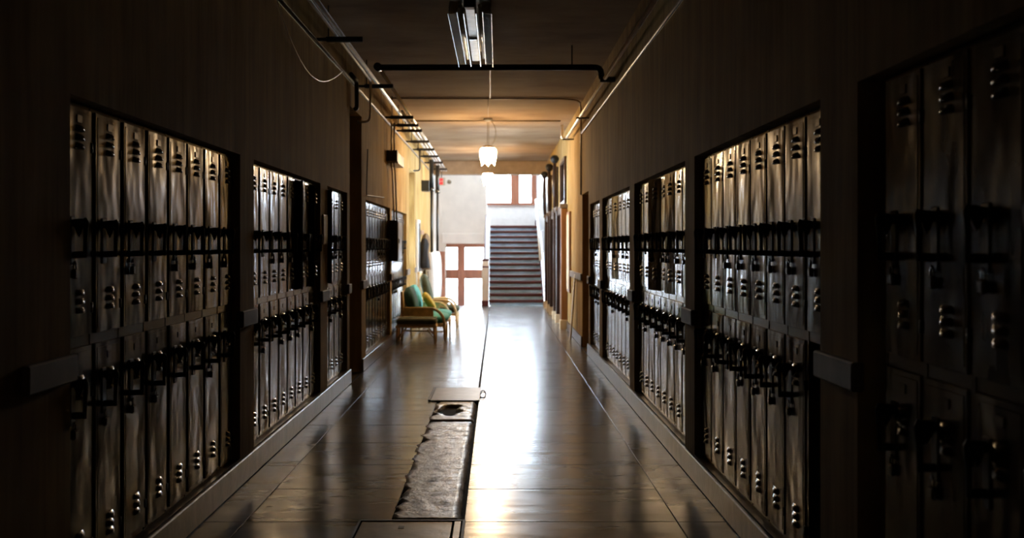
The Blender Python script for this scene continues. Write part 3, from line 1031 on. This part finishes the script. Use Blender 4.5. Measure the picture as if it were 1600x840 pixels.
# ------------------------------------------------------------------ right wall beyond the doorway
bb = thing('bulletin_board', 'brown framed bulletin board on the ochre wall before the dark door casings', 'board', (XR, 16.55, 0.68))
MB().box(-0.035, 0, 0, 0.62, 0, 1.36, 0.006).build('frame', 'brown_wood', bb)
MB().box(-0.04, -0.035, 0.05, 0.57, 0.05, 1.31).build('panel', 'plank_pale', bb)
lp = MB().prism([(0, 0), (0.022, 0), (0.022, 1.02), (0, 1.02)], 'y', 0, 0.13).build('leaning_board', 'plank_pale', None, (1.12, 15.35, 0.0))
lp.rotation_euler = (0, R(4.2), 0)
tag(lp, 'pale narrow board leaning against the ochre wall before the door casings', 'board')
CY = [17.42, 18.85, 19.75, 21.15, 22.05, 23.4]
for i in range(3):
    y0, y1 = CY[2 * i], CY[2 * i + 1]
    nm = ['closest to the camera', 'middle of the three', 'closest to the stairs'][i]
    t = thing('door_casing', f'dark wooden classroom door casing with pale plinths and capped posts, {nm}', 'doorway', (XR, y0, 0), 0, 'door casings by the stairs')
    for y in (0, y1 - y0):
        MB().box(-0.115, 0, y, y + 0.13, 0.17, 2.12, 0.008).build('jamb', 'brown_wood' if (i == 0 and y == 0) else 'dark_wood', t)
        MB().box(-0.135, 0, y - 0.015, y + 0.145, 0, 0.17, 0.008).build('plinth', 'plank_pale', t)
        MB().box(-0.14, 0, y - 0.02, y + 0.15, 2.12, 2.20, 0.015).build('cap', 'rail_stone', t)
    MB().box(-0.09, -0.001, 0.131, y1 - y0 - 0.001, 2.03, 2.19, 0.008).build('lintel', 'dark_wood', t)
    g = MB()
    for a_, b_, c_, d_ in ((0.135, 0.3, 0.01, 2.02), (y1 - y0 - 0.17, y1 - y0 - 0.005, 0.01, 2.02), (0.3, y1 - y0 - 0.17, 0.01, 1.05), (0.3, y1 - y0 - 0.17, 1.85, 2.02)):
        g.box(-0.045, -0.002, a_, b_, c_, d_)
    lf = g.build('door_leaf', 'dark_wood', t)
    MB().box(-0.055, -0.045, 0.3, y1 - y0 - 0.17, 0.2, 0.9, 0.006).build('door_panel', 'brown_wood', lf)
    MB().box(-0.028, -0.022, 0.3, y1 - y0 - 0.17, 1.05, 1.85).build('door_pane', 'glass', lf)
    MB().tube([(-0.04, 0.22, 1.0), (-0.1, 0.22, 1.0), (-0.1, 0.34, 1.0)], 0.012, 8).build('handle', 'lock_steel', lf)
    # transom sash with dark tapered post and ball head
    ys = [1.45, 1.15, 1.0][i] + 0.55
    MB().tube([(-0.10, ys, 2.20), (-0.115, ys, 2.65), (-0.11, ys, 3.12)], [0.035, 0.05, 0.030], 10).build('post', 'dark_wood', t)
    MB().lathe([(0.001, -0.09), (0.05, -0.07), (0.085, -0.02), (0.085, 0.03), (0.05, 0.075), (0.001, 0.085)], (-0.11, ys, 3.15), 16).build('ball_head', 'black_iron', t)
    g = MB()
    for a_, b_, c_, d_ in ((0.135, 0.19, 2.21, 3.045), (y1 - y0 - 0.06, y1 - y0 - 0.005, 2.21, 3.045), (0.19, y1 - y0 - 0.06, 2.21, 2.27), (0.19, y1 - y0 - 0.06, 2.985, 3.045)):
        g.box(-0.05, -0.002, a_, b_, c_, d_)
    ts = g.build('transom_sash', 'dark_wood', t)
    MB().box(-0.03, -0.024, 0.19, y1 - y0 - 0.06, 2.27, 2.985).build('transom_pane', 'glass', ts)

# ------------------------------------------------------------------ seating on the left
def leg_tube(pts, r0, r1, n=8):
    return MB().tube(pts, [r0 + (r1 - r0) * k / (len(pts) - 1) for k in range(len(pts))], n)


ot = thing('ottoman', 'low wooden footstool with a dark cushion in front of the settee', 'footstool', (-1.215, 15.03, 0))
for sx in (-1, 1):
    for sy in (-1, 1):
        MB().tube([(sx * 0.275, sy * 0.145, 0.25), (sx * 0.28, sy * 0.15, 0)], [0.022, 0.016], 8).build('leg', 'honey_wood', ot)
    for yy in (-0.15, 0.15):
        MB().tube([(sx * 0.275, yy, 0.07), (sx * 0.17, yy, 0.21)], 0.011, 6).build('brace', 'honey_wood', ot)
MB().box(-0.31, 0.31, -0.17, 0.17, 0.235, 0.268, 0.01).build('seat_frame', 'honey_wood', ot)
MB().pillow((0, 0, 0.325), (0.62, 0.35, 0.125), 0.22).build('cushion', 'olive', ot)
g = MB()
for z in (0.375, 0.285):
    g.tube([(0.295 * sgnx, 0.165 * sgny, z) for sgnx, sgny in ((-1, -1), (1, -1), (1, 1), (-1, 1), (-1, -1))], 0.006, 5)
g.build('piping', 'piping', ot)


def settee(y0, y1, label, name, seats, cat, seat_m, back_ms, back_h=0.74, xback=-1.50, xfront=-0.84):
    t = thing(name, label, cat, (0, 0, 0))
    for yy in (y0, y1):
        s_ = 1 if yy == y0 else -1
        # flat arm curving down into the front leg
        MB().tube(ease([(xback + 0.02, yy, 0.50), (xfront - 0.10, yy, 0.50), (xfront + 0.02, yy, 0.36), (xfront + 0.03, yy, 0.2)], 0.12, 4),
                  [0.022] * 12, 8).build('arm', 'honey_wood', t)
        MB().tube([(xfront + 0.03, yy, 0.24), (xfront + 0.035, yy, 0)], [0.026, 0.017], 8).build('leg', 'honey_wood', t)
        MB().tube([(xback + 0.04, yy, 0.76 if back_h < 0.8 else 0.5), (xback + 0.06, yy, 0.35), (xback + 0.03, yy, 0)], [0.02, 0.024, 0.018], 8).build('leg', 'honey_wood', t)
        MB().box(xback + 0.05, xfront - 0.14, yy - 0.008, yy + 0.008, 0.37, 0.485, 0.003).build('arm_panel', 'honey_wood', t)
        MB().tube([(xback + 0.06, yy, 0.16), (xfront + 0.02, yy, 0.14)], 0.011, 6).build('stretcher', 'honey_wood', t)
    MB().box(xback + 0.03, xfront + 0.04, y0 + 0.01, y1 - 0.01, 0.215, 0.265, 0.008).build('seat_frame', 'honey_wood', t)
    if seats > 1:
        MB().tube([(xfront + 0.03, (y0 + y1) / 2 - 0.2, 0.22), (xfront + 0.03, (y0 + y1) / 2 - 0.2, 0)], [0.024, 0.016], 8).build('leg', 'honey_wood', t)
    MB().tube([(xback + 0.02, y0, back_h), (xback + 0.02, y1, back_h)], 0.018, 8).build('back_rail', 'honey_wood', t)
    k = 8 * seats
    for i in range(k):
        yy = y0 + (y1 - y0) * (i + 0.5) / k
        MB().box(xback + 0.005, xback + 0.025, yy - 0.018, yy + 0.018, 0.26, back_h, 0.003).build('back_slat', 'honey_wood', t)
    w_ = (y1 - y0 - 0.06) / seats
    for i in range(seats):
        yc = y0 + 0.03 + w_ * (i + 0.5)
        MB().pillow(((xback + xfront) / 2 + 0.09, yc, 0.335), (xfront - xback - 0.02, w_ - 0.01, 0.15), 0.25).build('seat_cushion', seat_m[i % len(seat_m)], t)
        rot = Matrix.Rotation(R(-14), 3, 'Y')
        MB().pillow((xback + 0.15, yc, 0.40 + back_h * 0.27), (0.15, w_ - 0.02, back_h * 0.60), 0.35, rot).build('back_cushion', back_ms[i % len(back_ms)], t)
    return t


settee(15.30, 16.95, 'honey wood two-seat settee with teal cushions against the lockers', 'settee', 2, 'settee', ['teal', 'teal'], ['deep_green', 'teal'])
o = MB().pillow((0, 0, 0), (0.12, 0.36, 0.34), 0.5, Matrix.Rotation(R(-32), 3, 'Y')).build('throw_pillow', 'yellow', None, (-1.12, 16.35, 0.55))
tag(o, 'yellow throw pillow resting on the teal settee', 'pillow')
t = settee(17.65, 18.35, 'high-backed honey wood armchair with olive cushions beyond the settee', 'armchair', 1, 'armchair', ['olive'], ['olive'], 0.98, -1.42, -0.76)
rod = MB().tube([(-1.22, 18.62, 0.0), (-1.30, 18.64, 1.0)], 0.008, 6).build('leaning_rod', 'black_iron')
tag(rod, 'thin black rod standing upright just behind the armchair', 'rod')

# ------------------------------------------------------------------ left wall past the second doorway
hx = thing('hose_cabinet', 'narrow wall frame with a dark glass front just past the far left doorway', 'cabinet', (XL + 0.003, 19.15, 0.55))
MB().box(0, 0.05, 0, 0.5, 0, 1.42, 0.006).build('case', 'white_paint', hx)
MB().box(0.05, 0.056, 0.06, 0.44, 0.06, 1.36).build('front', 'dark_box', hx)
for i, (y, mm, z0, z1, nm) in enumerate(((20.0, 'coat_dark', 1.02, 1.62, 'dark'), (20.35, 'coat_brown', 0.98, 1.72, 'brown'))):
    def wobc(r, z, a, k):
        return r * (1 + 0.18 * math.cos(5 * a + k)), 0
    hgt = z1 - z0
    o = MB().lathe([(0.015, hgt), (0.05, hgt - 0.03), (0.08, hgt - 0.12), (0.07, hgt * 0.5), (0.09, hgt * 0.2), (0.095, 0.0), (0.001, 0.02)], (0, 0, 0), 20, wobc).build(
        'hanging_coat', mm, None, (XL + 0.11, y, z0))
    tag(o, f'{nm} coat hanging on the left wall before the white radiators', 'coat')
o = MB().box(0, 0.05, 0, 0.8, 0, 0.08, 0.006).build('coat_rail', 'brown_wood', None, (XL, 19.85, 1.70))
tag(o, 'short wooden coat rail on the left wall above the hanging coats', 'coat rail')
for i, (y, nm) in enumerate(((20.85, 'nearer'), (22.35, 'farther'))):
    t = thing('radiator', f'white column radiator under a black pipe on the left wall, {nm} of the two', 'radiator', (XL + 0.05, y, 0), 0, 'white radiators on the left wall')
    for k in range(9):
        MB().pillow((0.11, 0.07 + k * 0.14, 0.74), (0.2, 0.125, 1.22), 0.5, n=12, mseg=8).build('column', 'white_paint', t)
    for yy in (0.07, 1.19):
        MB().box(0.05, 0.17, yy - 0.03, yy + 0.03, 0, 0.2, 0.006).build('foot', 'white_paint', t)
    MB().tube([(0.11, 0.02, 0.22), (0.11, 1.24, 0.22)], 0.03, 8).build('header', 'white_paint', t)
for (x, y, z0, z1, nm) in ((-1.37, 20.75, 1.38, 2.66, 'nearer'), (-1.335, 22.2, 1.40, 2.70, 'farther')):
    t = thing('riser_pipe', f'black vertical pipe dropping from the rack above the white radiators, {nm} of the two', 'pipe', (x, y, 0), 0, 'black pipes above the radiators')
    MB().tube([(0, 0, z0 - 0.05), (0, 0, z1)], 0.027, 8).build('lower_run', 'black_pipe', t)
    MB().tube([(0, 0, z1 - 0.01), (0, 0, 3.26)], 0.045, 10).build('sleeve', 'black_pipe', t)
    MB().tube([(0, 0, z1 - 0.06), (0, 0, z1 + 0.02)], 0.055, 10).build('collar', 'lock_steel', t)
o = MB().box(0, 0.16, 0, 0.4, 0, 0.22, 0.005).build('junction_box', 'dark_box', None, (XL, 20.6, 2.6))
tag(o, 'dark junction box on the left wall beside the black vertical pipes', 'electrical box')
o = MB().tube(ease([(-1.44, 18.5, 3.23), (-1.44, 18.5, 2.86), (-1.56, 18.5, 2.86)], 0.05), 0.014, 8).build('drop_pipe', 'black_pipe')
tag(o, 'thin black pipe dropping from the rack to the far left doorway head', 'pipe')
